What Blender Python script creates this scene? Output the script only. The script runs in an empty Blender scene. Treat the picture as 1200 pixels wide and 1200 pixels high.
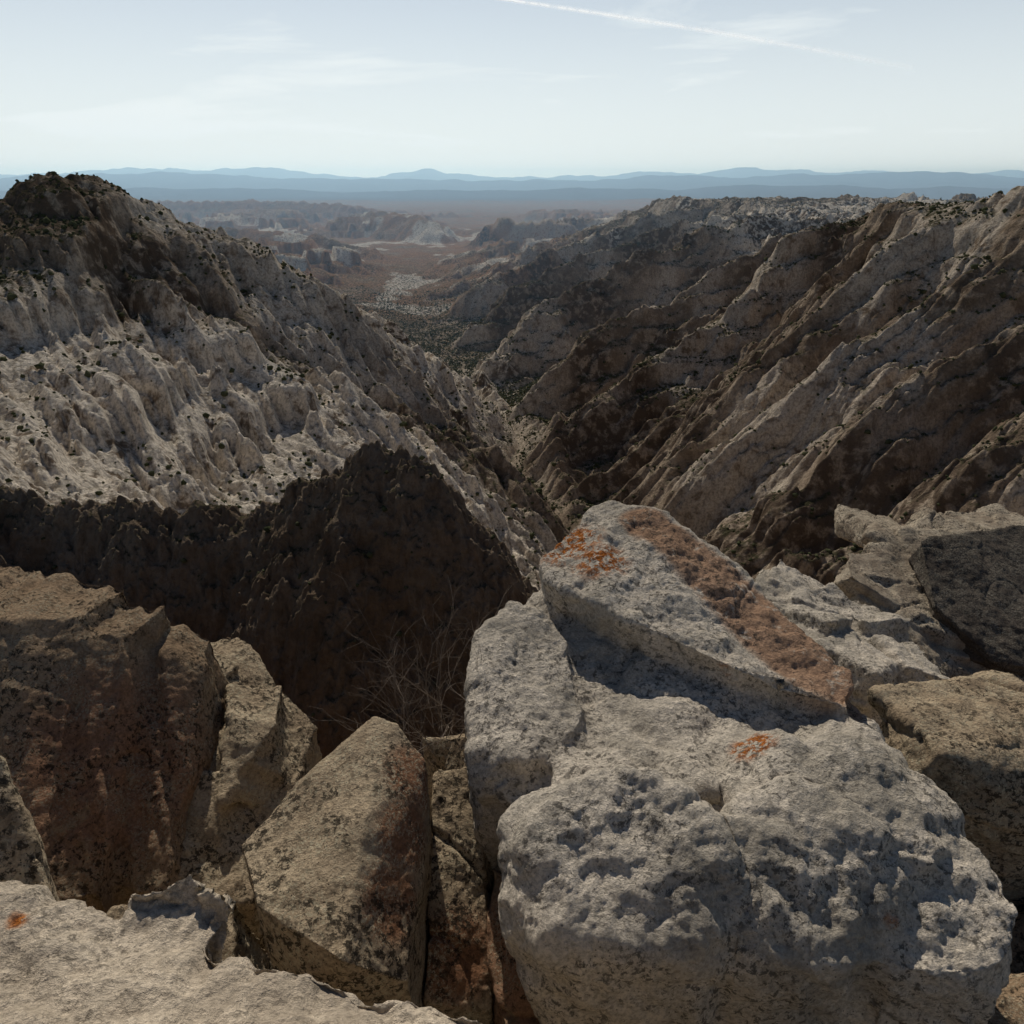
import bpy, bmesh, math, numpy as np
from mathutils import Vector
R=np.random.RandomState(7)
sc=bpy.context.scene
f32=np.float32
# ------------------------------------------------------------------ noise
def _h(x,y,z,s):
    h=(x.astype(np.uint32)*np.uint32(374761393)+y.astype(np.uint32)*np.uint32(668265263)+z.astype(np.uint32)*np.uint32(2246822519)+np.uint32((s*3266489917)&0xffffffff))
    h=(h^(h>>np.uint32(13)))*np.uint32(1274126177)
    h=(h^(h>>np.uint32(15)))*np.uint32(2654435761)
    return h^(h>>np.uint32(16))
def n2(x,y,s=0):
    x=x+s*17.13; y=y-s*9.71
    xi=np.floor(x);yi=np.floor(y);fx=(x-xi).astype(f32);fy=(y-yi).astype(f32)
    xi=xi.astype(np.int64);yi=yi.astype(np.int64)
    ux=fx*fx*fx*(fx*(fx*6-15)+10);uy=fy*fy*fy*(fy*(fy*6-15)+10)
    z=np.zeros_like(xi)
    def g(a,b,dx,dy):
        h=_h(a,b,z,s).astype(f32)*f32(2*math.pi/4294967296.0)
        return np.cos(h)*dx+np.sin(h)*dy
    a=g(xi,yi,fx,fy);b=g(xi+1,yi,fx-1,fy);c=g(xi,yi+1,fx,fy-1);d=g(xi+1,yi+1,fx-1,fy-1)
    a=a+(b-a)*ux;c=c+(d-c)*ux
    return (a+(c-a)*uy)*1.5
def n3(P,sc_,s=0):
    Q=P*sc_+s*13.37
    I=np.floor(Q);F=(Q-I).astype(f32);I=I.astype(np.int64)
    U=F*F*F*(F*(F*6-15)+10)
    out=0
    for i in (0,1):
        for j in (0,1):
            for k in (0,1):
                h=_h(I[:,0]+i,I[:,1]+j,I[:,2]+k,s)
                gx=(h&np.uint32(1023)).astype(f32)/512-1
                gy=((h>>np.uint32(10))&np.uint32(1023)).astype(f32)/512-1
                gz=((h>>np.uint32(20))&np.uint32(1023)).astype(f32)/512-1
                w=(U[:,0] if i else 1-U[:,0])*(U[:,1] if j else 1-U[:,1])*(U[:,2] if k else 1-U[:,2])
                out=out+w*(gx*(F[:,0]-i)+gy*(F[:,1]-j)+gz*(F[:,2]-k))
    return out*1.3
def w3(P,sc_,s=0):
    Q=P*sc_+s*7.77
    I=np.floor(Q);F=Q-I;I=I.astype(np.int64)
    d1=np.full(len(P),9.0);d2=np.full(len(P),9.0)
    for i in (-1,0,1):
        for j in (-1,0,1):
            for k in (-1,0,1):
                h=_h(I[:,0]+i,I[:,1]+j,I[:,2]+k,s)
                a=(h&np.uint32(1023))/1024.;b=((h>>np.uint32(10))&np.uint32(1023))/1024.;c=((h>>np.uint32(20))&np.uint32(1023))/1024.
                d=np.sqrt((i+a-F[:,0])**2+(j+b-F[:,1])**2+(k+c-F[:,2])**2)
                d2=np.where(d<d1,d1,np.minimum(d2,d));d1=np.minimum(d1,d)
    return d1,d2
def ss(a,b,x):
    t=np.clip((x-a)/(b-a),0,1);return t*t*(3-2*t)
def bill(x,y,s):
    v=n2(x,y,s);return np.sqrt(v*v+.006)*2-.66

# ------------------------------------------------------------------ node helpers
def mat(name):
    m=bpy.data.materials.new(name);m.use_nodes=True;nt=m.node_tree;nt.nodes.clear();return m,nt
class N:
    def __init__(s,nt): s.nt=nt
    def a(s,t,**k):
        n=s.nt.nodes.new(t)
        for kk,v in k.items(): setattr(n,kk,v)
        return n
    def l(s,a,b): s.nt.links.new(a,b)
    def set(s,inp,v):
        if hasattr(v,'is_output') : s.l(v,inp)
        else: inp.default_value=v
    def noise(s,vec,scale,det=5,rough=.6,dist=0):
        n=s.a('ShaderNodeTexNoise');s.l(vec,n.inputs['Vector']);n.inputs['Scale'].default_value=scale
        n.inputs['Detail'].default_value=det;n.inputs['Roughness'].default_value=rough;n.inputs['Distortion'].default_value=dist
        return n.outputs['Fac']
    def vor(s,vec,scale,feat='F1'):
        n=s.a('ShaderNodeTexVoronoi',feature=feat);s.l(vec,n.inputs['Vector']);n.inputs['Scale'].default_value=scale
        return n.outputs['Distance']
    def rng(s,v,a,b,c=0.,d=1.):
        n=s.a('ShaderNodeMapRange');n.interpolation_type='SMOOTHSTEP';s.set(n.inputs[0],v)
        for i,x in enumerate((a,b,c,d)): n.inputs[i+1].default_value=x
        return n.outputs[0]
    def m(s,op,a,b=0.):
        n=s.a('ShaderNodeMath',operation=op);s.set(n.inputs[0],a);s.set(n.inputs[1],b);return n.outputs[0]
    def mix(s,f,a,b,bt='MIX'):
        n=s.a('ShaderNodeMix',data_type='RGBA',blend_type=bt);s.set(n.inputs[0],f)
        for i,v in ((6,a),(7,b)):
            if isinstance(v,tuple): n.inputs[i].default_value=(*v,1)
            else: s.l(v,n.inputs[i])
        return n.outputs[2]
    def bump(s,h,dist,strength=1.,nrm=None):
        n=s.a('ShaderNodeBump');s.l(h,n.inputs['Height']);n.inputs['Distance'].default_value=dist;n.inputs['Strength'].default_value=strength
        if nrm is not None: s.l(nrm,n.inputs['Normal'])
        return n.outputs[0]
    def scalev(s,vec,sx,sy,sz,rot=(0,0,0)):
        n=s.a('ShaderNodeMapping');s.l(vec,n.inputs[0]);n.inputs['Scale'].default_value=(sx,sy,sz);n.inputs['Rotation'].default_value=rot;return n.outputs[0]
    def out(s,col,nrm,rough=.95):
        b=s.a('ShaderNodeBsdfDiffuse');s.set(b.inputs['Color'],col)
        b.inputs['Roughness'].default_value=.6
        if nrm is not None: s.l(nrm,b.inputs['Normal'])
        o=s.a('ShaderNodeOutputMaterial');s.l(b.outputs[0],o.inputs[0]);return b

def rock_material(name,light,mid,dark,lich=.5,stain=None,orange=0.,cover=.0,lcol=None):
    m,nt=mat(name);n=N(nt)
    g=n.a('ShaderNodeNewGeometry');P=g.outputs['Position']
    big=n.noise(P,1.3,3,.62,.4);med=n.noise(P,6,6,.68,.2);fine=n.noise(P,45,5,.75)
    c=n.mix(n.rng(big,.35,.66),mid,light)
    c=n.mix(n.rng(med,.42,.72,0,.75),c,tuple(x*1.15 for x in light))
    c=n.mix(n.rng(fine,.35,.62,.6,0),c,tuple(x*.5 for x in mid))
    if stain:
        at=n.a('ShaderNodeAttribute',attribute_name='stain')
        f=n.m('MULTIPLY',at.outputs['Fac'],n.rng(n.noise(P,7,5,.7,.5),.33,.46))
        c=n.mix(f,c,n.mix(n.rng(fine,.35,.65),tuple(x*.6 for x in stain),stain))
    if lcol:   # crustose lichen, pale greenish
        f=n.m('MULTIPLY',n.rng(n.noise(P,60,4,.75,.6),.5,.58),n.rng(n.noise(P,4.2,3,.6),.4,.58))
        c=n.mix(n.m('MULTIPLY',f,.75),c,lcol)
    l1=n.noise(P,26,6,.76,.3);l2=n.noise(P,2.6,4,.62)
    f=n.m('MULTIPLY',n.rng(l1,.52-cover,.57-cover),n.rng(l2,.40-cover,.54))
    c=n.mix(n.m('MULTIPLY',f,lich),c,dark)
    l3=n.rng(n.vor(P,42),.12,.2,1,0)
    c=n.mix(n.m('MULTIPLY',n.m('MULTIPLY',l3,n.rng(med,.42-cover,.56-cover)),lich),c,dark)
    if orange>0:
        at=n.a('ShaderNodeAttribute',attribute_name='orange')
        f=n.m('MULTIPLY',at.outputs['Fac'],n.rng(n.noise(P,17,6,.75),.46,.53))
        c=n.mix(f,c,n.mix(n.rng(fine,.4,.6),(.18,.055,.015),(.46,.16,.035)))
    h=n.m('ADD',n.m('MULTIPLY',med,.9),n.m('MULTIPLY',fine,.45))
    h=n.m('ADD',h,n.m('MULTIPLY',l1,.3))
    pits=n.rng(n.vor(P,24),.0,.33)
    h=n.m('ADD',h,n.m('MULTIPLY',pits,.07))
    n.out(c,n.bump(h,.06,1.))
    return m

# ------------------------------------------------------------------ mesh helpers
def mk(name,V,F,mt,smooth=True,attrs=None):
    me=bpy.data.meshes.new(name)
    V=np.asarray(V,f32);F=np.asarray(F,np.int32)
    me.vertices.add(len(V));me.vertices.foreach_set('co',V.ravel())
    k=F.shape[1]
    me.loops.add(F.size);me.loops.foreach_set('vertex_index',F.ravel())
    me.polygons.add(len(F));me.polygons.foreach_set('loop_start',np.arange(0,F.size,k,dtype=np.int32))
    me.update(calc_edges=True)
    if attrs:
        for a,v in attrs.items():
            at=me.attributes.new(a,'FLOAT','POINT');at.data.foreach_set('value',np.asarray(v,f32))
    me.materials.append(mt)
    if smooth: me.polygons.foreach_set('use_smooth',np.ones(len(F),bool))
    ob=bpy.data.objects.new(name,me);sc.collection.objects.link(ob);return ob
def hullmesh(bm,pts):
    vs=[bm.verts.new(p) for p in pts]
    bmesh.ops.convex_hull(bm,input=vs)
    bad=[v for v in vs if v.is_valid and not v.link_faces]
    if bad: bmesh.ops.delete(bm,geom=bad,context='VERTS')
def slab(c,s,rx,ry,rz,rr,j=.18):
    o=[]
    for a in (-1,1):
        for b in (-1,1):
            for d in (-1,1):
                v=np.array([a*s[0]*(1+rr.uniform(-j,j)*2),b*s[1]*(1+rr.uniform(-j,j)*2),d*s[2]*(1+rr.uniform(-j,j))])
                o.append(v)
    for _ in range(3):
        th=rr.uniform(0,6.28);o.append(np.array([math.cos(th)*s[0]*1.25,math.sin(th)*s[1]*1.25,rr.uniform(-.6,.6)*s[2]]))
    cx,sx,cy,sy,cz,sz=math.cos(rx),math.sin(rx),math.cos(ry),math.sin(ry),math.cos(rz),math.sin(rz)
    M=np.array([[1,0,0],[0,cx,-sx],[0,sx,cx]])@np.array([[cy,0,sy],[0,1,0],[-sy,0,cy]])@np.array([[cz,-sz,0],[sz,cz,0],[0,0,1]])
    return [tuple(M@v+np.array(c)) for v in o]
def rock(name,hulls,mt,voxel=.02,smooth=4,amp=1.,low=1.,pit=0.,knob=0.,strat=0.,stratn=(0.2,-.3,1),crack=1.,attrf=None,seed=0,sharp=None):
    bm=bmesh.new()
    for h in hulls: hullmesh(bm,h)
    me=bpy.data.meshes.new('t');bm.to_mesh(me);bm.free()
    ob=bpy.data.objects.new('t',me);sc.collection.objects.link(ob)
    md=ob.modifiers.new('r','REMESH');md.mode='VOXEL';md.voxel_size=voxel
    if smooth:
        s=ob.modifiers.new('s','SMOOTH');s.factor=.5;s.iterations=smooth
    dg=bpy.context.evaluated_depsgraph_get();ev=ob.evaluated_get(dg);m2=ev.to_mesh()
    nv=len(m2.vertices);V=np.empty(nv*3,f32);m2.vertices.foreach_get('co',V);V=V.reshape(-1,3).astype(float)
    Nn=np.empty(nv*3,f32);m2.vertices.foreach_get('normal',Nn);Nn=Nn.reshape(-1,3)
    F=np.empty(len(m2.polygons)*4,np.int32);m2.loops.foreach_get('vertex_index',F);F=F.reshape(-1,4)
    ev.to_mesh_clear();bpy.data.objects.remove(ob)
    W=V+.10*np.stack([n3(V,1.6,seed+1),n3(V,1.6,seed+2),n3(V,1.6,seed+3)],1)
    d=low*(.10*n3(W,.9,seed+4)+.07*(np.abs(n3(W,2.1,seed+5))-.2))+.038*(np.abs(n3(W,4.7,seed+6))-.2)+.020*n3(W,10,seed+7)+.012*n3(V,23,seed+8)+.008*n3(V,50,seed+18)
    c=1-ss(0,.03,np.abs(n3(W,1.1,seed+9)));d-=crack*.06*c*ss(-.1,.2,n3(V,.8,seed+10))
    if knob:
        a,b=w3(W,1.9,seed+11);d+=knob*(ss(0,.22,b-a)-.6)*ss(-.15,.15,n3(V,.9,seed+17))
        a,b=w3(W,5.,seed+14);d+=.3*knob*(ss(0,.3,b-a)-.6)
    if pit:
        a,b=w3(W,7.,seed+12);msk=ss(.05,.3,n3(V,1.3,seed+13));d-=pit*(1-ss(.08,.42,a))*msk
        a,b=w3(W,18.,seed+15);d-=.35*pit*(1-ss(.1,.42,a))*ss(-.1,.2,n3(V,2.3,seed+19))
    if strat:
        sn=np.array(stratn,float);sn/=np.linalg.norm(sn);t=V@sn
        t=t+.05*n3(V,.9,seed+16)
        z=np.zeros(len(t));d+=strat*(np.clip(n2(t*7,z+.5+.2*V[:,0],3)*3,-1,1)*.6+.5*n2(t*19,z+.5+.2*V[:,1],4))
    V=V+Nn*(d*amp)[:,None]
    at=attrf(V) if attrf else None
    return mk(name,V,F,mt,True,at)

# ------------------------------------------------------------------ terrain
rows=np.concatenate([np.geomspace(16,190,120,endpoint=False),np.geomspace(190,300,250,endpoint=False),np.geomspace(300,2500,860,endpoint=False),np.geomspace(2500,12000,320,endpoint=False),np.geomspace(12000,80000,120)])
us=np.linspace(-1.08,1.08,1100)
Yg,Ug=np.meshgrid(rows,us,indexing='ij');Xg=Yg*Ug
X=Xg.ravel();Y=Yg.ravel();U=Ug.ravel()
wa=np.clip(Y/1000,.12,1.6)
wx=wa*(34*n2(X/260,Y/260,1)+13*n2(X/95,Y/95,2)+4*n2(X/38,Y/38,3))
wy=wa*(34*n2(X/260,Y/260,4)+13*n2(X/95,Y/95,5)+4*n2(X/38,Y/38,6))
Xw=X+wx;Yw=Y+wy
def ridge(pts,k,r=12):
    out=np.full(X.shape,-1e5)
    for (a,b) in zip(pts[:-1],pts[1:]):
        ax,ay,az=a;bx,by,bz=b;dx,dy=bx-ax,by-ay;L=dx*dx+dy*dy
        t=np.clip(((Xw-ax)*dx+(Yw-ay)*dy)/L,0,1)
        d=np.hypot(Xw-ax-t*dx,Yw-ay-t*dy);d=np.sqrt(d*d+r*r)-r
        out=np.maximum(out,az+t*(bz-az)-k*d)
    return out
axis=np.interp(Y,[0,700,978,1150,1380,1700,2200,3030,4750,7000,12000],[150,100,56,29,-42,-111,-230,-412,-473,-350,0])
axis=axis+ss(600,1000,Y)*(34*np.sin(Y/95.+.6*np.sin(Y/210.))*ss(3500,1500,Y)+10*n2(Y/60,Y*0,32))
floor=np.interp(Y,[0,300,700,900,1e5],[-60,-340,-440,-450,-452])
floor=floor+np.clip(np.abs(X-axis)-25,0,400)*.10*ss(6000,2500,Y)
zt=floor.copy()
def smax(a,b,k=8):
    h=np.clip(.5+.5*(a-b)/k,0,1);return b+(a-b)*h+k*h*(1-h)
def smin(a,b,k=10): return -smax(-a,-b,k)
# left hill
L=ridge([(-900,800,-60),(-560,850,-20),(-515,890,0),(-475,935,-4),(-440,970,-30)],.52,12)
L=smin(L,-48-2.4*(Xw+428-.12*(Yw-950)),6)
L=np.maximum(L,ridge([(-415,985,-100),(-350,960,-142),(-211,900,-222),(-135,860,-290),(-50,900,-395)],.90))
L=np.maximum(L,ridge([(-454,950,-25),(-400,830,-115),(-290,720,-195),(-190,660,-262),(-90,640,-345)],.62,25))
L=np.maximum(L,ridge([(-544,850,-28),(-480,700,-85),(-370,560,-155),(-250,500,-222),(-130,470,-300)],.62,20))
L=np.maximum(L,ridge([(-700,850,-50),(-560,600,-80),(-470,430,-85),(-330,300,-108),(-230,250,-140)],.65))
zt=smax(zt,L)
zt=smax(zt,ridge([(-900,1500,-190),(-600,1650,-205),(-448,1600,-224),(-330,1550,-262),(-225,1480,-302),(-130,1350,-365),(-70,1250,-415)],.62,20))
zt=smax(zt,ridge([(-448,1600,-232),(-330,1350,-300),(-200,1180,-360),(-110,1080,-415)],.62,20))
zt=smax(zt,ridge([(-1500,2300,-335),(-900,2300,-350),(-640,2200,-375),(-480,2050,-405),(-330,1950,-435)],.5,20))
# dark near ridge
dk=ridge([(-320,310,-118),(-200,290,-130),(-150,275,-127),(-104,268,-120),(-75,256,-102),(-50,250,-86),(-24,240,-97),(-8,235,-128),(6,228,-200)],1.6,6)
# right wall
cy_=[300,700,1000,1250,1500,1800,2500,3200,3600,4000,4600];cx_=[980,760,650,690,720,790,980,720,612,436,100];cz_=[-20,-10,-12,-48,-50,-105,-105,-68,-112,-250,-440]
rt=ridge([(x_,y_,z_) for x_,y_,z_ in zip(cx_[:-1],cy_[:-1],cz_[:-1])],.9,16)
Wc=np.interp(Y,cy_,cx_);Zc=np.interp(Y,cy_,cz_)
s_=np.clip((Xw-axis-12)/(Wc-axis-12),0,1)
bz=floor+(Zc-floor)*s_-135*np.sqrt(s_)*(1-s_)-12
rt=np.maximum(rt,np.where((Y>560)&(Y<4600),bz,-1e5))
spurs=[
 [(700,480,-70),(480,420,-160),(330,400,-250),(220,400,-330)],
 [(760,620,-25),(560,580,-110),(400,560,-200),(250,560,-320),(170,570,-400)],
 [(740,760,-20),(560,740,-85),(400,700,-180),(280,660,-280),(150,620,-400)],
 [(650,900,-20),(480,860,-115),(330,830,-230),(170,780,-375),(110,760,-430)],
 [(650,1040,-14),(500,1010,-85),(360,960,-190),(230,900,-300),(90,850,-420)],
 [(690,1240,-44),(520,1190,-115),(370,1120,-220),(230,1050,-325),(75,980,-430)],
 [(720,1450,-46),(540,1400,-95),(380,1320,-185),(210,1220,-295),(40,1140,-420)],
 [(760,1740,-80),(560,1690,-115),(400,1620,-185),(210,1520,-275),(0,1400,-410)],
 [(850,2150,-95),(640,2070,-98),(430,1980,-140),(220,1860,-215),(0,1740,-325),(-90,1650,-415)],
 [(900,2550,-100),(640,2500,-110),(380,2420,-155),(180,2300,-220),(-40,2160,-310),(-180,2060,-415)],
 [(800,3000,-80),(560,2950,-120),(300,2850,-190),(60,2700,-262),(-160,2560,-350),(-270,2480,-425)],
 [(650,3500,-115),(420,3450,-185),(150,3300,-260),(-180,3120,-370),(-360,3000,-435)],
 [(436,4000,-255),(200,3900,-300),(0,3750,-350),(-250,3600,-410),(-380,3500,-440)],
]
for i,s in enumerate(spurs): rt=smax(rt,ridge(s,1.15,6),5)
zt=smax(zt,rt)
dax=X-axis
cap=floor+4+np.where(dax>0,.9,1.05)*np.maximum(np.abs(dax)-np.interp(Y,[600,1300,2500,3500],[1,3,14,80]),0)
zt=np.where(Y>620,smin(zt,cap,12),zt)
zt=smax(zt,ridge([(430,4400,-290),(200,4400,-330),(-50,4300,-385),(-300,4200,-440)],1.0,20))
blk=ridge([(1600,3300,-120),(1400,4300,-205),(1000,5000,-250),(600,5300,-255),(230,5200,-262),(60,5200,-278),(-58,5200,-240),(-150,5250,-280),(-200,5300,-330)],1.5,70)
zt=smax(zt,smin(blk,np.full_like(blk,-228.)+14*n2(X/200,Y/200,48),25))
zt=smax(zt,np.where(X>650,-138-.02*(X-650)-.015*np.maximum(Y-1500,0),-1e4)*ss(6500,4500,Y)+(-460)*(1-ss(6500,4500,Y)),20)
zt=smax(zt,dk,5)
a=np.interp(U+.03*n2(Y/40,U*6,30),[-1.1,-.85,-.6,-.45,.3,.42,.55,.8,1.1],[.72,.76,.95,1.12,1.12,.72,.60,.50,.42])
near=-a*Y-1.5
zt=smax(zt,near,4)
rm=ss(2,40,zt-floor)*ss(9000,6000,Y)
rm=np.maximum(rm,ss(260,120,Y))
right=ss(-60,60,X-axis)
cm=np.where(Y<4500,.32+.68*ss(-25,-130,zt),1.)
def rotn(ang,lx,ly,s,f=bill):
    c_,s_=math.cos(ang),math.sin(ang);return f((Xw*c_+Yw*s_)/lx,(-Xw*s_+Yw*c_)/ly,s)
fin=right*rotn(.28,230,52,8)+(1-right)*rotn(-.75,150,44,9)
fin2=right*rotn(.32,90,22,10)+(1-right)*rotn(-.8,60,18,11)
fin3=right*rotn(.36,36,9,12)+(1-right)*rotn(-.85,26,8,13)
F1=ss(200,600,Y)
zt+=rm*F1*cm*(17*fin+9*fin2+3.6*fin3)
zt+=rm*(.45+.55*cm)*(14*bill(Xw/140,Yw/140,14)+(5+2*right)*bill(Xw/58,Yw/58,15)+(2.6+1.2*right)*bill(X/24,Y/24,16))*F1
zt+=rm*(1.6*bill(X/11,Y/11,17)+.8*bill(X/5,Y/5,18))*ss(60,220,Y)*ss(4000,2500,Y)
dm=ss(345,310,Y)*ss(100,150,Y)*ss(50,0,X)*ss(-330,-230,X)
nr_=ss(520,300,Y)
zt+=nr_*ss(40,130,Y)*(5.*bill(X/32,Y/32,19)+3.4*bill(X/14,Y/14,20)+2.2*bill(X/6,Y/6,21)+1.2*bill(X/2.6,Y/2.6,22)+.6*bill(X/1.3,Y/1.3,44))
zt+=dm*ss(-125,-160,zt)*(6*bill(X/24,Y/50,45)+3.5*bill(X/11,Y/22,46)+1.8*bill(X/4.5,Y/8,47))
zt+=ss(160,90,Y)*ss(14,60,Y)*(2.0*bill(X/9,Y/9,23)+.9*bill(X/3.5,Y/3.5,24)+.4*bill(X/1.3,Y/1.3,25))
q=48.;tt=zt/q+.45*n2(X/300,Y/300,26);fl=np.floor(tt);fr=tt-fl
bm_=ss(-.15,.2,n2(X/350,Y/350,27))
zt+=rm*q*.42*bm_*(ss(.3,.7,fr)-fr)*ss(300,700,Y)
q=13.;tt=zt/q+1.1*n2(X/34,Y/34,28)+.5*n2(X/12,Y/12,49);fl=np.floor(tt);fr=tt-fl
zt+=rm*q*.3*(ss(.3,.7,fr)-fr)*ss(120,220,Y)*ss(600,300,Y)*ss(-.2,.3,n2(X/60,Y/60,50))
fm=(1-rm)
zt+=fm*(4*n2(X/70,Y/70,29)+1.5*n2(X/20,Y/20,30))*ss(200,500,Y)
wash=np.abs(X-axis)
zt-=fm*3*ss(9,3,wash)*ss(4000,2000,Y)
mn=n2(X/1200,Y/1700,36)+.5*n2(X/430,Y/560,37)+.25*n2(X/150,Y/190,38)+.12*n2(X/60,Y/70,39)
fp=ss(2300,3000,Y)*ss(12000,7500,Y)*(.3+.7*ss(80,600,np.abs(X-axis)))
zt+=fp*fm*(45*ss(.08,.15,mn)+60*ss(.30,.37,mn)+35*ss(.55,.6,mn)+7*bill(X/150,Y/200,40)+4*bill(X/60,Y/80,41))
for pts_,k_,am in (([(-1150,6600,-270),(-820,6300,-280),(-640,6000,-302),(-560,5800,-380)],.7,18),([(-4200,9500,-275),(-2900,9300,-270),(-1900,9000,-295),(-1300,8700,-380)],.4,25),([(-2600,5200,-310),(-1700,5000,-305),(-1100,4700,-335),(-800,4500,-405)],.6,18),([(-1700,3600,-350),(-1200,3500,-360),(-900,3300,-400)],.5,14)):
    zt=np.maximum(zt,ridge(pts_,k_,50)+am*bill(X/120,Y/120,42)+.5*am*bill(X/45,Y/45,43))
def rng_(Y0,base_,amp_,L_,k,s,bumps=()):
    zc=base_+amp_*(n2(X/L_,Y*0+.3,s)+.5*n2(X/(L_/2.3),Y*0+.3,s+1)+.22*n2(X/(L_/6),Y/(L_/6),s+2)+.14*n2(X/(L_/15),Y/(L_/15),s+3))
    for (xc,w,h) in bumps: zc=zc+h*np.exp(-((X-xc)/w)**2)
    return zc-k*np.abs(Y+.15*L_*n2(X/L_,Y/L_,s+5)-Y0)
zt=np.maximum(zt,rng_(14500,-420,60,2600,.05,50))
zt=np.maximum(zt,rng_(20000,-330,110,4000,.07,60,[(6500,3500,90)]))
zt=np.maximum(zt,rng_(30000,-130,190,6000,.08,70,[(-14000,6000,130),(14000,7000,170)]))
zt=np.maximum(zt,rng_(46000,130,300,6000,.09,80,[(-4700,700,260),(-4700,3200,130),(22000,4000,200),(28500,1000,300),(-18000,8000,150)]))
Z=zt.reshape(Xg.shape)
slope_y=np.gradient(Z,axis=0)/np.gradient(Yg,axis=0);slope_x=np.gradient(Z,axis=1)/np.gradient(Xg,axis=1)
sl=np.hypot(slope_x,slope_y).ravel()
redm=ss(2200,2900,Y)*ss(-200,-300,zt)
redm=np.maximum(redm,ss(-150,-185,zt)*ss(320,200,Y)*ss(120,160,Y))
wn=n2(X/240,Y/240,90)+.5*n2(X/90,Y/90,94)
white=ss(.05,.3,wn)*rm*(.75-.3*right)
white=np.maximum(white,ss(460,200,np.hypot((X+300),(Y-1450)*.7)))
white=np.maximum(white,ss(1700,2000,Y)*ss(3200,2500,Y)*ss(450,650,X))
wl=ss(330,210,np.hypot(X+200,Y-600))  # pale slickrock; extra white put in for sunlight its turned-away slopes miss
white=np.maximum(white,wl)
white=np.maximum(white,ss(2300,2800,Y)*ss(9000,6000,Y)*ss(.16,.28,n2(X/420,Y/600,92)+.3*n2(X/90,Y/130,93)))
white*=1-dm
varn=ss(.0,-.3,wn)*rm*(1-wl)
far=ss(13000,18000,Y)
vg=ss(1.3,.5,sl)*(1-.6*ss(.5,1,white)*(1-fm))*(1-.6*ss(3500,5500,Y))
nr,nc=Xg.shape
idx=np.arange(nr*nc).reshape(nr,nc)
F=np.stack([idx[:-1,:-1],idx[:-1,1:],idx[1:,1:],idx[1:,:-1]],-1).reshape(-1,4)

m,nt=mat('canyon_rock');n=N(nt)
g=n.a('ShaderNodeNewGeometry');P=g.outputs['Position']
def at(x): return n.a('ShaderNodeAttribute',attribute_name=x).outputs['Fac']
b1=n.noise(P,.012,4,.6,.5);b2=n.noise(P,.06,5,.65,.3);b3=n.noise(P,.35,6,.72);strk=n.noise(n.scalev(P,.25,.25,.03),1,5,.7,.4)
c=n.mix(n.rng(b1,.38,.62),(.205,.15,.103),(.345,.268,.195))
c=n.mix(n.rng(b2,.44,.66,0,.55),c,(.50,.41,.305))
c=n.mix(n.m('MULTIPLY',at('red'),n.rng(n.noise(P,.004,5,.65,.4),.3,.6)),c,(.36,.20,.115))
c=n.mix(n.m('MULTIPLY',at('white'),n.rng(b2,.34,.48)),c,(.76,.67,.545))
c=n.mix(n.m('MULTIPLY',at('varn'),n.rng(b2,.6,.45)),c,(.12,.087,.062))
c=n.mix(n.rng(strk,.36,.50,.45,0),c,(.10,.076,.056))
c=n.mix(n.rng(b3,.38,.56,.45,0),c,(.085,.065,.047))
c=n.mix(n.m('MULTIPLY',at('dark'),.55),c,(.085,.058,.036))  # near ridge darkened in its colour to stand in for deep shadow
veg=n.m('MULTIPLY',n.m('ADD',n.m('MULTIPLY',at('veg'),.8),.08),n.rng(n.noise(P,.11,5,.78),.47,.53))
c=n.mix(veg,c,(.042,.042,.022))
c=n.mix(n.m('MULTIPLY',at('wash'),n.rng(b2,.4,.6,.1,.6)),c,(.36,.30,.23))
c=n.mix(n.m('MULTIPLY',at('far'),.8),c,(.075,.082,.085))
h=n.m('ADD',n.m('MULTIPLY',b2,2.2),n.m('MULTIPLY',b3,1.2));h=n.m('ADD',h,n.m('MULTIPLY',strk,.8))
n.out(c,n.bump(h,2.5,.9))
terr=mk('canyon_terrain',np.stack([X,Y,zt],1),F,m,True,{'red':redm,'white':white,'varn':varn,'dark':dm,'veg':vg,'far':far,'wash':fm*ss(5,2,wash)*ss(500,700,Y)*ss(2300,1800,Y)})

# ------------------------------------------------------------------ shrubs scattered on terrain
area=(np.gradient(Yg,axis=0)*np.gradient(Xg,axis=1)).ravel()
dens=.024*(ss(1.6,.6,sl)*(.25+.75*ss(-.15,.3,n2(X/80,Y/80,95)))+.06)*(1+1.8*fm)*(wash>4)*(1-.5*ss(.6,1,white)*(1-fm))*(1+2.0*dm*ss(-150,-120,zt))
pr=dens*area*ss(3400,2200,Y)*(Y>130)*(np.abs(U)<.95)
sel=np.where(R.rand(len(pr))<pr)[0]
if len(sel)>105000: sel=R.choice(sel,105000,replace=False)
bm=bmesh.new();bmesh.ops.create_icosphere(bm,subdivisions=1,radius=1);iv=np.array([v.co[:] for v in bm.verts]);ifc=np.array([[v.index for v in f.verts] for f in bm.faces]);bm.free()
k=len(sel);s=R.uniform(.6,1.8,k)*np.where(R.rand(k)<.14,1.8,1)*np.clip(Y[sel]/500,.5,1.25)
jit=R.uniform(.5,1.4,(k,len(iv),1))
VV=iv[None]*jit*s[:,None,None]*np.array([1,1,.85])
VV+=np.stack([X[sel]+R.uniform(-1,1,k),Y[sel]+R.uniform(-1,1,k),zt[sel]+s*.35],1)[:,None]
FF=(ifc[None]+(np.arange(k)*len(iv))[:,None,None]).reshape(-1,3)
m,nt=mat('shrub_foliage');n=N(nt);g=n.a('ShaderNodeNewGeometry')
c=n.mix(n.rng(n.noise(g.outputs['Position'],.15,3),.35,.65),(.038,.044,.022),(.08,.082,.045))
n.out(c,None)
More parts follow.
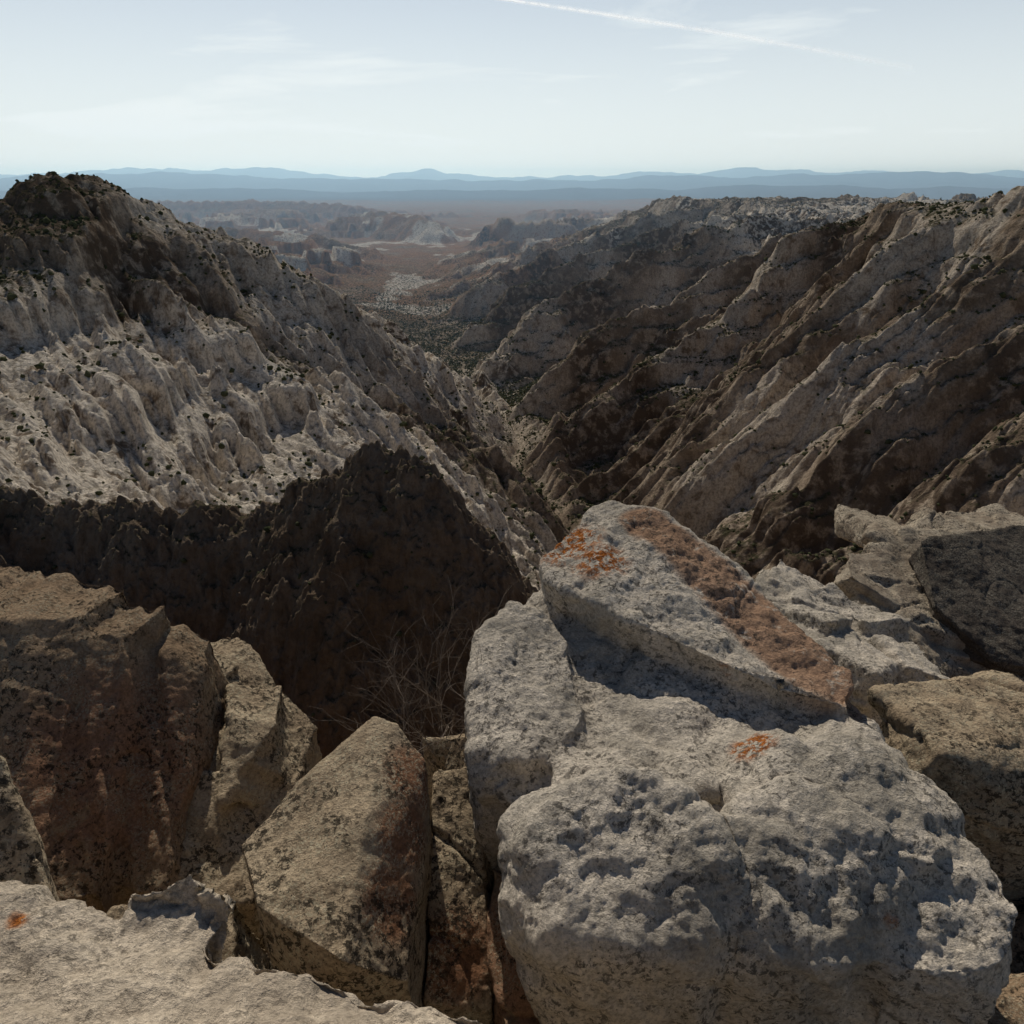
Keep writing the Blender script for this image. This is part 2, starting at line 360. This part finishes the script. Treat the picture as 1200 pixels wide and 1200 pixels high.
mk('desert_shrubs',VV.reshape(-1,3),FF,m,False)

# ------------------------------------------------------------------ foreground rocks
M_pale=rock_material('pale_limestone',(.70,.615,.50),(.43,.38,.305),(.055,.05,.042),.75,stain=(.42,.24,.14),orange=1.)
M_ledge=rock_material('ledge_sandstone',(.68,.575,.44),(.47,.39,.295),(.07,.06,.045),.55,stain=(.33,.185,.11),orange=1.,cover=-.02)
M_tan=rock_material('tan_sandstone',(.58,.46,.31),(.35,.265,.175),(.038,.032,.025),.88,stain=(.33,.175,.10),cover=.02,lcol=(.52,.46,.32))
M_brown=rock_material('brown_sandstone',(.44,.315,.20),(.25,.172,.108),(.032,.027,.021),.88,stain=(.36,.205,.125),cover=.0,lcol=(.38,.33,.23))
M_lay=rock_material('layered_sandstone',(.54,.455,.34),(.29,.23,.168),(.04,.036,.03),.85,cover=.01,lcol=(.42,.38,.29))
M_darkr=rock_material('varnished_sandstone',(.15,.125,.10),(.09,.074,.06),(.03,.028,.026),.8,cover=.0,lcol=(.26,.24,.19))
def blob_mask(V,cs):
    o=np.zeros(len(V))
    for (x,y,z,r) in cs: o=np.maximum(o,1-ss(r*.5,r,np.sqrt((V[:,0]-x)**2+(V[:,1]-y)**2+(V[:,2]-z)**2)))
    return o
def seg_mask(V,a,b,w0,w1):
    a=np.array(a);b=np.array(b);d=b-a;t=np.clip(((V[:,:2]-a)@d)/(d@d),0,1)
    w=w0+(w1-w0)*t;return 1-ss(w*.75,w*1.1,np.hypot(*(V[:,:2]-a-t[:,None]*d).T))
def A_attr(V):
    return {'stain':seg_mask(V,(1.0,4.9),(1.92,3.75),.22,.36)*ss(-3.1,-2.95,V[:,2])*.85,
            'orange':blob_mask(V,[(.42,4.75,-2.45,.32),(.62,4.45,-2.5,.26),(1.22,3.5,-2.7,.13),(1.28,3.0,-2.75,.17),(1.65,2.1,-2.9,.07)])}
top=[(.80,5.35,-2.30),(.62,5.25,-2.33),(1.12,5.1,-2.42),(.18,4.6,-2.52),(1.74,4.5,-2.68),(2.12,3.7,-2.80),(1.98,3.35,-2.80),(1.31,3.5,-2.62),(.75,3.85,-2.52),(.29,4.25,-2.50)]
A=[[(.6,5.1,-2.75),(1.1,5.0,-2.75),(1.74,4.6,-2.9),(2.15,3.7,-3.0),(2.2,2.8,-2.98),(2.15,2.2,-2.92),(1.9,2.0,-3.0),(1.0,2.3,-2.98),(0.15,2.5,-3.0),(-.2,3.2,-2.98),(-.2,4.0,-2.84),(.15,4.6,-2.76),
    (.35,2.3,-6),(2,1.9,-6),(2.2,4.6,-6),(.2,4.8,-6),(-.1,3.6,-6),(.9,5.2,-6)],
   top+[(x*.97+.07,y+.16,z-.45) for x,y,z in top],
   [(-.02,2.5,-2.76),(.08,2.38,-2.66),(.3,2.6,-2.58),(.5,2.64,-2.54),(.75,2.55,-2.57),(.95,2.35,-2.68),(1.0,2.2,-2.82),(.93,2.03,-3.05),(.7,1.97,-2.92),(.45,1.98,-2.88),(.2,2.05,-2.90),(.0,2.2,-2.98),(.0,2.3,-3.25),(.12,2.08,-3.4),(.3,2.0,-3.7),(.9,1.98,-3.5),(.85,2.1,-4.5),(.35,2.15,-4.5),(.15,3.0,-4.5),(.9,2.9,-4.5),(.05,2.9,-3.0),(.9,2.9,-2.98)],
   [(.85,2.4,-2.74),(1.15,2.6,-2.70),(1.4,2.68,-2.69),(1.72,2.45,-2.72),(1.78,2.25,-2.85),(1.62,2.0,-3.05),(1.35,1.96,-2.98),(1.0,2.0,-3.0),(.9,2.05,-3.2),(1.0,1.99,-3.6),(1.55,2.0,-3.6),(1.0,2.1,-4.5),(1.6,2.1,-4.5),(1.7,2.8,-4.5),(.8,2.8,-4.5)],
   [(1.6,2.5,-2.78),(1.9,2.68,-2.77),(2.15,2.6,-2.84),(2.24,2.2,-2.88),(2.1,1.98,-2.98),(1.9,1.93,-3.0),(1.6,1.98,-3.05),(1.6,1.97,-3.6),(2.05,2.0,-3.6),(1.6,2.0,-4.6),(2.1,2.0,-4.6),(2.1,2.7,-4.6),(1.6,2.7,-4.6)],
   [(-.24,4.0,-2.68),(.0,4.25,-2.63),(.2,4.2,-2.64),(.36,3.95,-2.72),(.44,3.35,-2.80),(-.1,3.5,-2.70),(-.22,3.15,-2.86),(.0,3.0,-2.84),(.25,3.0,-2.84),(-.26,3.6,-2.8),(-.18,2.95,-3.05),(-.22,3.9,-4),(-.15,3.0,-4),(.5,2.9,-4),(.5,4.2,-4)],
   [(.2,3.2,-2.86),(.6,3.5,-2.90),(1.1,3.3,-2.88),(1.1,2.8,-2.84),(.5,2.7,-2.80),(.2,2.8,-2.86),(.3,3.2,-4),(1.1,3.3,-4),(1.1,2.6,-4),(.3,2.7,-4)],
   [(1.25,3.3,-2.88),(2.02,3.4,-2.86),(2.18,2.6,-2.84),(1.9,2.3,-2.78),(1.15,2.6,-2.78),(1.45,2.95,-2.66),(1.8,2.9,-2.68),(1.05,2.85,-2.86),(1.2,3.4,-4),(2.1,3.3,-4),(2.1,2.3,-4),(1.0,2.5,-4)]]
rock('pale_boulder',A,M_pale,.0145,26,.95,low=1.3,pit=.010,knob=.016,crack=.3,attrf=A_attr,seed=1)
st=lambda cs: (lambda V:{'stain':blob_mask(V,cs)})
B=[[(-4.2,4.3,-2.42),(-3.2,3.95,-2.46),(-2.80,4.1,-2.48),(-2.72,4.5,-2.5),(-4.2,4.8,-2.45),(-3.5,2.75,-3.45),(-2.62,2.75,-3.6),(-3.6,3,-5),(-2.55,2.9,-5),(-2.6,4.6,-5),(-4,4.7,-5)],
   [(-2.88,4.05,-2.56),(-2.52,4.0,-2.60),(-2.44,4.4,-2.62),(-2.9,4.4,-2.56),(-2.66,2.80,-3.66),(-2.34,2.86,-3.7),(-2.6,2.9,-5),(-2.3,2.9,-5),(-2.3,4.5,-5),(-2.8,4.5,-5)],
   [(-2.6,4.15,-2.76),(-2.30,4.12,-2.82),(-2.14,4.2,-2.98),(-2.2,4.5,-2.95),(-2.6,4.5,-2.74),(-2.4,3.0,-3.78),(-2.02,2.96,-3.84),(-2.4,3,-5),(-1.95,3.1,-5),(-1.95,4.5,-5),(-2.6,4.5,-5)]]
B=[[(x,y,z-(.13 if z>-3.2 else .03)) for x,y,z in h] for h in B]
rock('leaning_slab',B,M_brown,.016,1,.5,strat=.06,stratn=(.9,.1,.35),crack=.5,attrf=st([(-2.4,3.4,-3.2,.8)]),seed=20)
rock('broken_block',[[(-2.77,5,-3.5),(-2.3,5.1,-3.5),(-2.06,4.8,-3.62),(-1.47,4.4,-3.82),(-2.1,4.0,-3.6),(-2.07,3.0,-3.95),(-1.7,3.9,-3.85),(-1.63,3.1,-4.1),(-1.4,4.2,-5.5),(-2.2,3,-5.5),(-1.5,3.1,-5.5),(-2.7,5,-5.5)],
     [(-2.0,4.05,-3.45),(-1.66,4.05,-3.5),(-1.75,4.5,-3.5),(-2.1,4.4,-3.45),(-1.6,3.8,-4),(-1.9,3.5,-3.7),(-1.6,4.4,-4.2)],
     [(-2.1,3.7,-3.62),(-1.86,3.75,-3.62),(-1.9,3.2,-3.95),(-2.12,3.1,-3.9),(-1.85,3.3,-4.5),(-2.1,3.1,-4.5),(-2.1,3.8,-4.5)],
     [(-2.6,4.6,-3.42),(-2.3,4.3,-3.45),(-2.15,4.7,-3.5),(-2.5,4.9,-3.42),(-2.3,4.4,-4),(-2.2,4.7,-4),(-2.6,4.8,-4)]],
     M_tan,.018,1,.65,strat=.03,stratn=(.7,.2,.6),attrf=st([(-9,0,0,1)]),seed=30)
rock('pointed_boulder',[[(-.78,3.3,-2.80),(-.65,3.25,-2.81),(-.48,3.1,-2.93),(-1.04,3.1,-2.92),(-1.36,2.62,-3.03),(-1.16,2.27,-3.02),(-.96,2.12,-3.29),(-.734,2.05,-3.08),(-.72,2.65,-2.88),(-.47,2.15,-3.38),(-.43,2.85,-3.2),(-1.1,2.3,-4.6),(-.45,2.3,-4.6),(-.5,3.3,-4.6),(-1.3,2.9,-4.6)]],
     M_tan,.012,0,.34,crack=0,attrf=st([(-.56,3.0,-2.98,.24),(-.56,2.7,-3.06,.24),(-.58,2.4,-3.16,.24)]),seed=40)
rock('wedge_rock',[[(-.46,3.3,-3.2),(-.2,3.35,-3.22),(-.1,2.3,-3.85),(-.44,2.3,-3.75),(-.3,2.8,-3.45),(-.1,3.2,-3.6),(-.1,2.4,-5),(-.4,2.4,-5),(-.4,3.4,-5),(-.1,3.4,-5)]],M_tan,.014,1,.5,strat=.02,seed=50,attrf=st([(-.3,2.5,-3.7,.3)]))
rock('wedge_rock',[[(-.3,3.75,-3.35),(-.62,3.9,-3.5),(-.2,4.1,-3.6),(-.3,3.5,-3.6),(-.3,3.6,-5),(-.6,4,-5),(-.1,4.1,-5)]],M_tan,.02,1,.5,seed=51,attrf=st([(-.3,2.6,-3.5,.1)]))
rock('wedge_rock',[[(-.12,2.9,-3.5),(.12,2.7,-3.4),(.25,2.2,-3.75),(-.02,2.15,-3.8),(-.15,2.5,-3.7),(.3,2.3,-5),(-.1,2.2,-5),(-.1,3,-5),(.3,3,-5)]],M_brown,.016,1,.6,seed=55,attrf=st([(.05,2.4,-3.7,.5)]))
rock('wedge_rock',[[(-1.75,2.6,-3.6),(-1.5,2.75,-3.55),(-1.4,2.35,-3.7),(-1.7,2.3,-3.75),(-1.8,2.2,-4.5),(-1.3,2.3,-4.5),(-1.4,2.9,-4.5)],[(-2.0,2.5,-3.35),(-1.78,2.6,-3.4),(-1.8,2.2,-3.5),(-2.1,2.2,-3.4),(-1.8,2.3,-4.5),(-2.1,2.5,-4.5)]],M_tan,.016,1,.6,seed=53,attrf=st([(-.3,2.6,-3.5,.1)]))
rock('sandstone_ledge',[[(-3.2,1.8,-2.3),(-1.74,1.74,-2.27),(-1.31,1.68,-2.27),(-.86,1.55,-2.33),(-.55,1.5,-2.31),(.12,1.36,-2.33),(.3,1.1,-2.4),(1.4,.8,-2.5),(-3.2,-1.2,-1.65),(1.5,-1.2,-1.65),(0,0,-1.72),(-2,0,-1.75),
     (-3.2,1.7,-3.6),(.1,1.2,-3.6),(1.4,.6,-3.6),(1.5,-1.2,-3.6),(-3.2,-1.2,-3.6)],
     [(-1.33,1.76,-2.225),(-1.12,1.82,-2.215),(-.93,1.76,-2.27),(-1.3,1.62,-2.24),(-1.0,1.58,-2.31),(-1.2,1.6,-2.6),(-.98,1.65,-2.6),(-1.35,1.5,-2.6)]],
     M_ledge,.012,3,.9,low=1.1,pit=.015,knob=.03,crack=.4,seed=60,attrf=lambda V:{'stain':V[:,0]*0,'orange':blob_mask(V,[(-1.62,1.62,-2.2,.05)])})
rock('slab_edge',[[(-2.38,2.6,-2.44),(-2.25,2.5,-2.66),(-2.03,2.2,-2.92),(-3,2.5,-2.3),(-2.6,2.1,-2.7),(-2.2,2,-3.2),(-3,2,-3.2),(-2.2,2.5,-4),(-3,2.6,-4),(-2.1,2.1,-4)]],M_tan,.014,1,.4,seed=70,strat=.02,attrf=st([(-9,0,0,1)]))
rs=np.random.RandomState(5)
H1=[[(5.2,8.8,-4.3),(7.4,9.2,-4.5),(4.7,7.3,-4.75),(6.3,7.2,-4.9),(4.3,6.9,-5.2),(5.4,6.5,-5.2),(6.5,6.3,-5.2),(4.2,6.9,-7),(5.4,6.4,-7),(7.5,6.5,-7),(7.5,9.5,-7),(4.6,9,-7)]]
for i in range(30):
    t=rs.rand();w_=rs.rand();x=4.25+.8*w_+.7*t+rs.uniform(-.1,.1);y=6.8+2.0*t;z_=-4.78+.40*t-.30*w_+rs.uniform(-.12,.08)
    H1.append(slab((x,y,z_),(rs.uniform(.25,.6),rs.uniform(.15,.4),rs.uniform(.06,.14)),.1+rs.normal(0,.08),.35+rs.normal(0,.08),rs.uniform(-.5,.5),rs))
for i in range(14):
    x=rs.uniform(6.0,8.0);y=rs.uniform(9,11.);H1.append(slab((x,y,-5.2+rs.uniform(-.3,.12)),(rs.uniform(.3,.8),rs.uniform(.2,.6),rs.uniform(.1,.25)),rs.normal(0,.15),.25+rs.normal(0,.1),rs.uniform(0,3.1),rs))
rock('layered_outcrop',H1,M_lay,.026,0,.7,strat=.03,stratn=(.35,-.1,1),seed=80)
rock('varnished_slab',[[(5.0,8.0,-4.06),(6.9,8.7,-4.16),(4.85,7.2,-4.46),(6.0,6.9,-4.68),(5.3,6.6,-4.85),(6.2,6.5,-4.98),(7.4,8.2,-4.6),(5.0,8.2,-4.5),(5.0,7.2,-5.3),(7,8,-5.3),(6,6.6,-5.3)]],M_darkr,.022,0,.6,crack=.4,seed=85,strat=.05,stratn=(.35,-.2,1))
H2=[[(2.5,6.4,-4.1),(3.3,6.9,-4.2),(4.0,6.3,-4.45),(3.55,5.3,-4.45),(2.6,5.2,-4.35),(2.3,6,-4.45),(2.3,5.5,-6.5),(3.8,5.4,-6.5),(3.9,6.8,-6.5),(2.6,6.9,-6.5)]]
for i in range(16):
    x=rs.uniform(2.5,3.9);y=rs.uniform(5.3,6.9)
    H2.append(slab((x,y,-4.12-.1*(x-2.5)+rs.uniform(-.25,.08)),(rs.uniform(.2,.45),rs.uniform(.2,.4),rs.uniform(.12,.25)),-.1+rs.normal(0,.15),.15+rs.normal(0,.14),rs.uniform(0,3.1),rs))
rock('layered_outcrop',H2,M_pale,.024,3,1.,pit=.03,knob=.03,seed=81,attrf=lambda V:{'stain':V[:,0]*0,'orange':V[:,0]*0})
rock('tan_rock',[[(2.62,4,-3.36),(3.7,4.4,-3.45),(4.2,3.6,-3.4),(3.2,3.45,-3.36),(2.68,3.5,-3.27),(2.5,3.8,-3.6),(2.5,3.5,-3.62),(3.4,3.2,-3.65),(2.9,3.6,-5),(3.9,3.6,-5),(3.8,4.4,-5),(2.9,4.2,-5)],
   slab((3.2,4.0,-3.36),(.5,.3,.07),0,.05,.3,rs)],M_tan,.018,2,.7,seed=82,strat=.02,attrf=st([(-9,0,0,1)]))
rock('tan_rock',[[(2.3,2.3,-3.8),(3.2,2.6,-3.9),(3.4,1.9,-3.9),(2.4,1.7,-3.9),(2.2,2.9,-4.4),(3.4,2.9,-4.6),(3.5,1.8,-5),(2.2,1.7,-5)]],M_brown,.025,2,.8,seed=83,attrf=st([(-9,0,0,1)]))
bmS=[]
for i in range(110):
    y=R.uniform(8,45);u=R.uniform(.42,1.02)
    if y<12 and u<.85: continue
    x=u*y;aa=np.interp(u,[.3,.42,.55,.8,1.1],[1.12,.72,.60,.50,.42]);z=-aa*y-2.1
    r=R.uniform(.4,1.0)*(.6+y/26)
    bmS.append(slab((x,y,z),(r*R.uniform(.7,1.4),r*R.uniform(.6,1.1),r*R.uniform(.4,.7)),R.normal(0,.25),.2+R.normal(0,.25),R.uniform(0,3.1),R,.3))
rock('boulder_field',bmS,M_lay,.07,0,1.5,strat=.05,stratn=(.25,-.2,1),seed=90)

# local ground beneath the boulders
xs=np.linspace(-22,30,400);ys=np.linspace(-6,30,280)
gy,gx=np.meshgrid(ys,xs,indexing='ij');x=gx.ravel();y=gy.ravel();u=x/np.maximum(y,3.)
sl_=np.interp(u,[-1.1,-.7,-.45,.3,.45,.6,1.1],[.8,1.15,1.5,1.5,.75,.56,.45])
z=-4.6-sl_*np.maximum(y-3.5,0)+.45*n2(x/2.2,y/2.2,5)+.3*bill(x/.9,y/.9,6)+.12*bill(x/.35,y/.35,7)
idx=np.arange(len(x)).reshape(gx.shape)
Fg=np.stack([idx[:-1,:-1],idx[:-1,1:],idx[1:,1:],idx[1:,:-1]],-1).reshape(-1,4)
mk('rocky_ground',np.stack([x,y,z],1),Fg,M_brown,True,{'stain':z*0})

# bare shrub between the rocks
rr=np.random.RandomState(11);vs=[];es=[];rad=[]
def grow(p,d,L,r,dep):
    i0=len(vs);vs.append(tuple(p));rad.append(r);prev=i0;q=np.array(p,float);dd=np.array(d,float)
    for kk in range(4):
        dd=dd+rr.normal(0,.16,3);dd/=np.linalg.norm(dd);q=q+dd*L/4
        vs.append(tuple(q));rad.append(r*(1-.17*(kk+1)));es.append((prev,len(vs)-1));prev=len(vs)-1
        if dep>0 and rr.rand()<.85:
            nd=dd+rr.normal(0,.5,3);nd[2]+=.2;grow(q,nd/np.linalg.norm(nd),L*.62,r*.6,dep-1)
for i in range(18):
    d=np.array([rr.normal(0,.3),rr.normal(0,.4),1.]);grow((-.36+rr.normal(0,.1),4.3+rr.normal(0,.1),-4.4),d/np.linalg.norm(d),rr.uniform(.65,1.0),.008,3)
V=[];Fq=[]
for (a_,b_) in es:
    p=np.array(vs[a_]);q=np.array(vs[b_]);d=q-p;d/=np.linalg.norm(d)+1e-9
    e=np.cross(d,(0.3,.9,.1));e/=np.linalg.norm(e);f=np.cross(d,e);o=len(V)
    for (c_,r_) in ((p,rad[a_]),(q,rad[b_])):
        for t in range(4): V.append(c_+r_*(math.cos(t*math.pi/2)*e+math.sin(t*math.pi/2)*f))
    for t in range(4): Fq.append((o+t,o+(t+1)%4,o+4+(t+1)%4,o+4+t))
m,nt=mat('dead_twigs');n=N(nt);g=n.a('ShaderNodeNewGeometry')
n.out(n.mix(n.noise(g.outputs['Position'],20),(.10,.08,.06),(.22,.18,.15)),None)
mk('bare_shrub',np.array(V),np.array(Fq),m,True)

# ------------------------------------------------------------------ contrail
m,nt=mat('contrail_ice');n=N(nt);g=n.a('ShaderNodeNewGeometry')
tc=n.a('ShaderNodeAttribute',attribute_name='fade').outputs['Fac']
al=n.m('MULTIPLY',tc,n.rng(n.noise(g.outputs['Position'],.0025,6,.7),.2,.6))
b=n.a('ShaderNodeBsdfTranslucent');b.inputs[0].default_value=(.87,.9,.93,1)
d_=n.a('ShaderNodeBsdfDiffuse');d_.inputs[0].default_value=(.87,.9,.93,1)
ad=n.a('ShaderNodeMixShader');n.l(b.outputs[0],ad.inputs[1]);n.l(d_.outputs[0],ad.inputs[2]);ad.inputs[0].default_value=.3
t=n.a('ShaderNodeBsdfTransparent');mx=n.a('ShaderNodeMixShader');n.l(al,mx.inputs[0]);n.l(t.outputs[0],mx.inputs[1]);n.l(ad.outputs[0],mx.inputs[2])
o=n.a('ShaderNodeOutputMaterial');n.l(mx.outputs[0],o.inputs[0])
kk=60;V=[];fd=[];a0=np.array([-2500.,37700,7150]);a1=np.array([19600.,41500,4770])
for i in range(kk+1):
    tt=i/kk;p=a0+(a1-a0)*tt+np.array([0,0,120*math.sin(tt*3.14)])
    w=90+110*tt
    for j in (-1,-.4,0,.4,1):
        V.append(p+np.array([0,0,w*j]));fd.append((1 if j==0 else .5 if abs(j)<.9 else 0)*(1-.85*tt**1.6)*1.)
idx=np.arange(len(V)).reshape(kk+1,5);Fc=np.stack([idx[:-1,:-1],idx[:-1,1:],idx[1:,1:],idx[1:,:-1]],-1).reshape(-1,4)
mk('contrail',np.array(V),Fc,m,True,{'fade':np.array(fd)})

# ------------------------------------------------------------------ haze volume over the lowlands
m,nt=mat('haze_air');n=N(nt)
v=n.a('ShaderNodeVolumeScatter');v.inputs['Color'].default_value=(.44,.70,1,1);v.inputs['Density'].default_value=3.6e-5;v.inputs['Anisotropy'].default_value=.4
va=n.a('ShaderNodeVolumeAbsorption');va.inputs['Color'].default_value=(.2,.7,1,1);va.inputs['Density'].default_value=1.0e-5
vv=n.a('ShaderNodeAddShader');n.l(v.outputs[0],vv.inputs[0]);n.l(va.outputs[0],vv.inputs[1])
o=n.a('ShaderNodeOutputMaterial');n.l(vv.outputs[0],o.inputs['Volume'])
bm=bmesh.new();bmesh.ops.create_cube(bm,size=1);me=bpy.data.meshes.new('haze');bm.to_mesh(me);bm.free()
me.materials.append(m);ob=bpy.data.objects.new('atmospheric_haze',me);sc.collection.objects.link(ob)
ob.scale=(180000,50000,1100);ob.location=(0,25000+1400,-200)

# ------------------------------------------------------------------ sky, sun, camera
EL,AZ=math.radians(42),math.radians(-15)
w=bpy.data.worlds.new('World');sc.world=w;w.use_nodes=True;nt=w.node_tree;nt.nodes.clear();n=N(nt)
sk=n.a('ShaderNodeTexSky');sk.sky_type='NISHITA';sk.sun_disc=False;sk.sun_elevation=EL;sk.sun_rotation=AZ%(2*math.pi);sk.altitude=1300;sk.air_density=1.;sk.dust_density=1.;sk.ozone_density=1.5
tc=n.a('ShaderNodeTexCoord');sp=n.a('ShaderNodeSeparateXYZ');n.l(tc.outputs['Generated'],sp.inputs[0])
hz=n.rng(sp.outputs['Z'],-.02,.33,.92,.30)
cl=n.rng(n.noise(n.scalev(tc.outputs['Generated'],1.2,1.2,8,(.05,.12,0)),1.7,7,.62,.5),.40,.70,0,.5)
f=n.m('MAXIMUM',hz,n.m('ADD',cl,n.m('MULTIPLY',hz,.65)));f=n.m('MINIMUM',f,1.)
f=n.m('MULTIPLY',f,n.m('MULTIPLY',n.rng(sp.outputs['Z'],.3,.5,1,0),n.rng(sp.outputs['Y'],.0,.6,.1,1)))
col=n.mix(f,sk.outputs[0],(13.0,13.9,14.0))
bg=n.a('ShaderNodeBackground');n.l(col,bg.inputs[0]);bg.inputs[1].default_value=.065
o=n.a('ShaderNodeOutputWorld');n.l(bg.outputs[0],o.inputs[0])
sd=Vector((math.sin(AZ)*math.cos(EL),math.cos(AZ)*math.cos(EL),math.sin(EL)))
l=bpy.data.lights.new('sun','SUN');l.energy=5.;l.angle=math.radians(.5);l.color=(1,.93,.82)
lo=bpy.data.objects.new('sun',l);sc.collection.objects.link(lo);lo.rotation_euler=sd.to_track_quat('Z','Y').to_euler()
cd=bpy.data.cameras.new('camera');cd.lens=25.7;cd.sensor_width=36;cd.clip_start=.05;cd.clip_end=200000
co=bpy.data.objects.new('camera',cd);sc.collection.objects.link(co);co.rotation_euler=(math.radians(90-24.7),0,0);sc.camera=co
sc.view_settings.view_transform='Standard';sc.view_settings.look='None';sc.view_settings.exposure=0
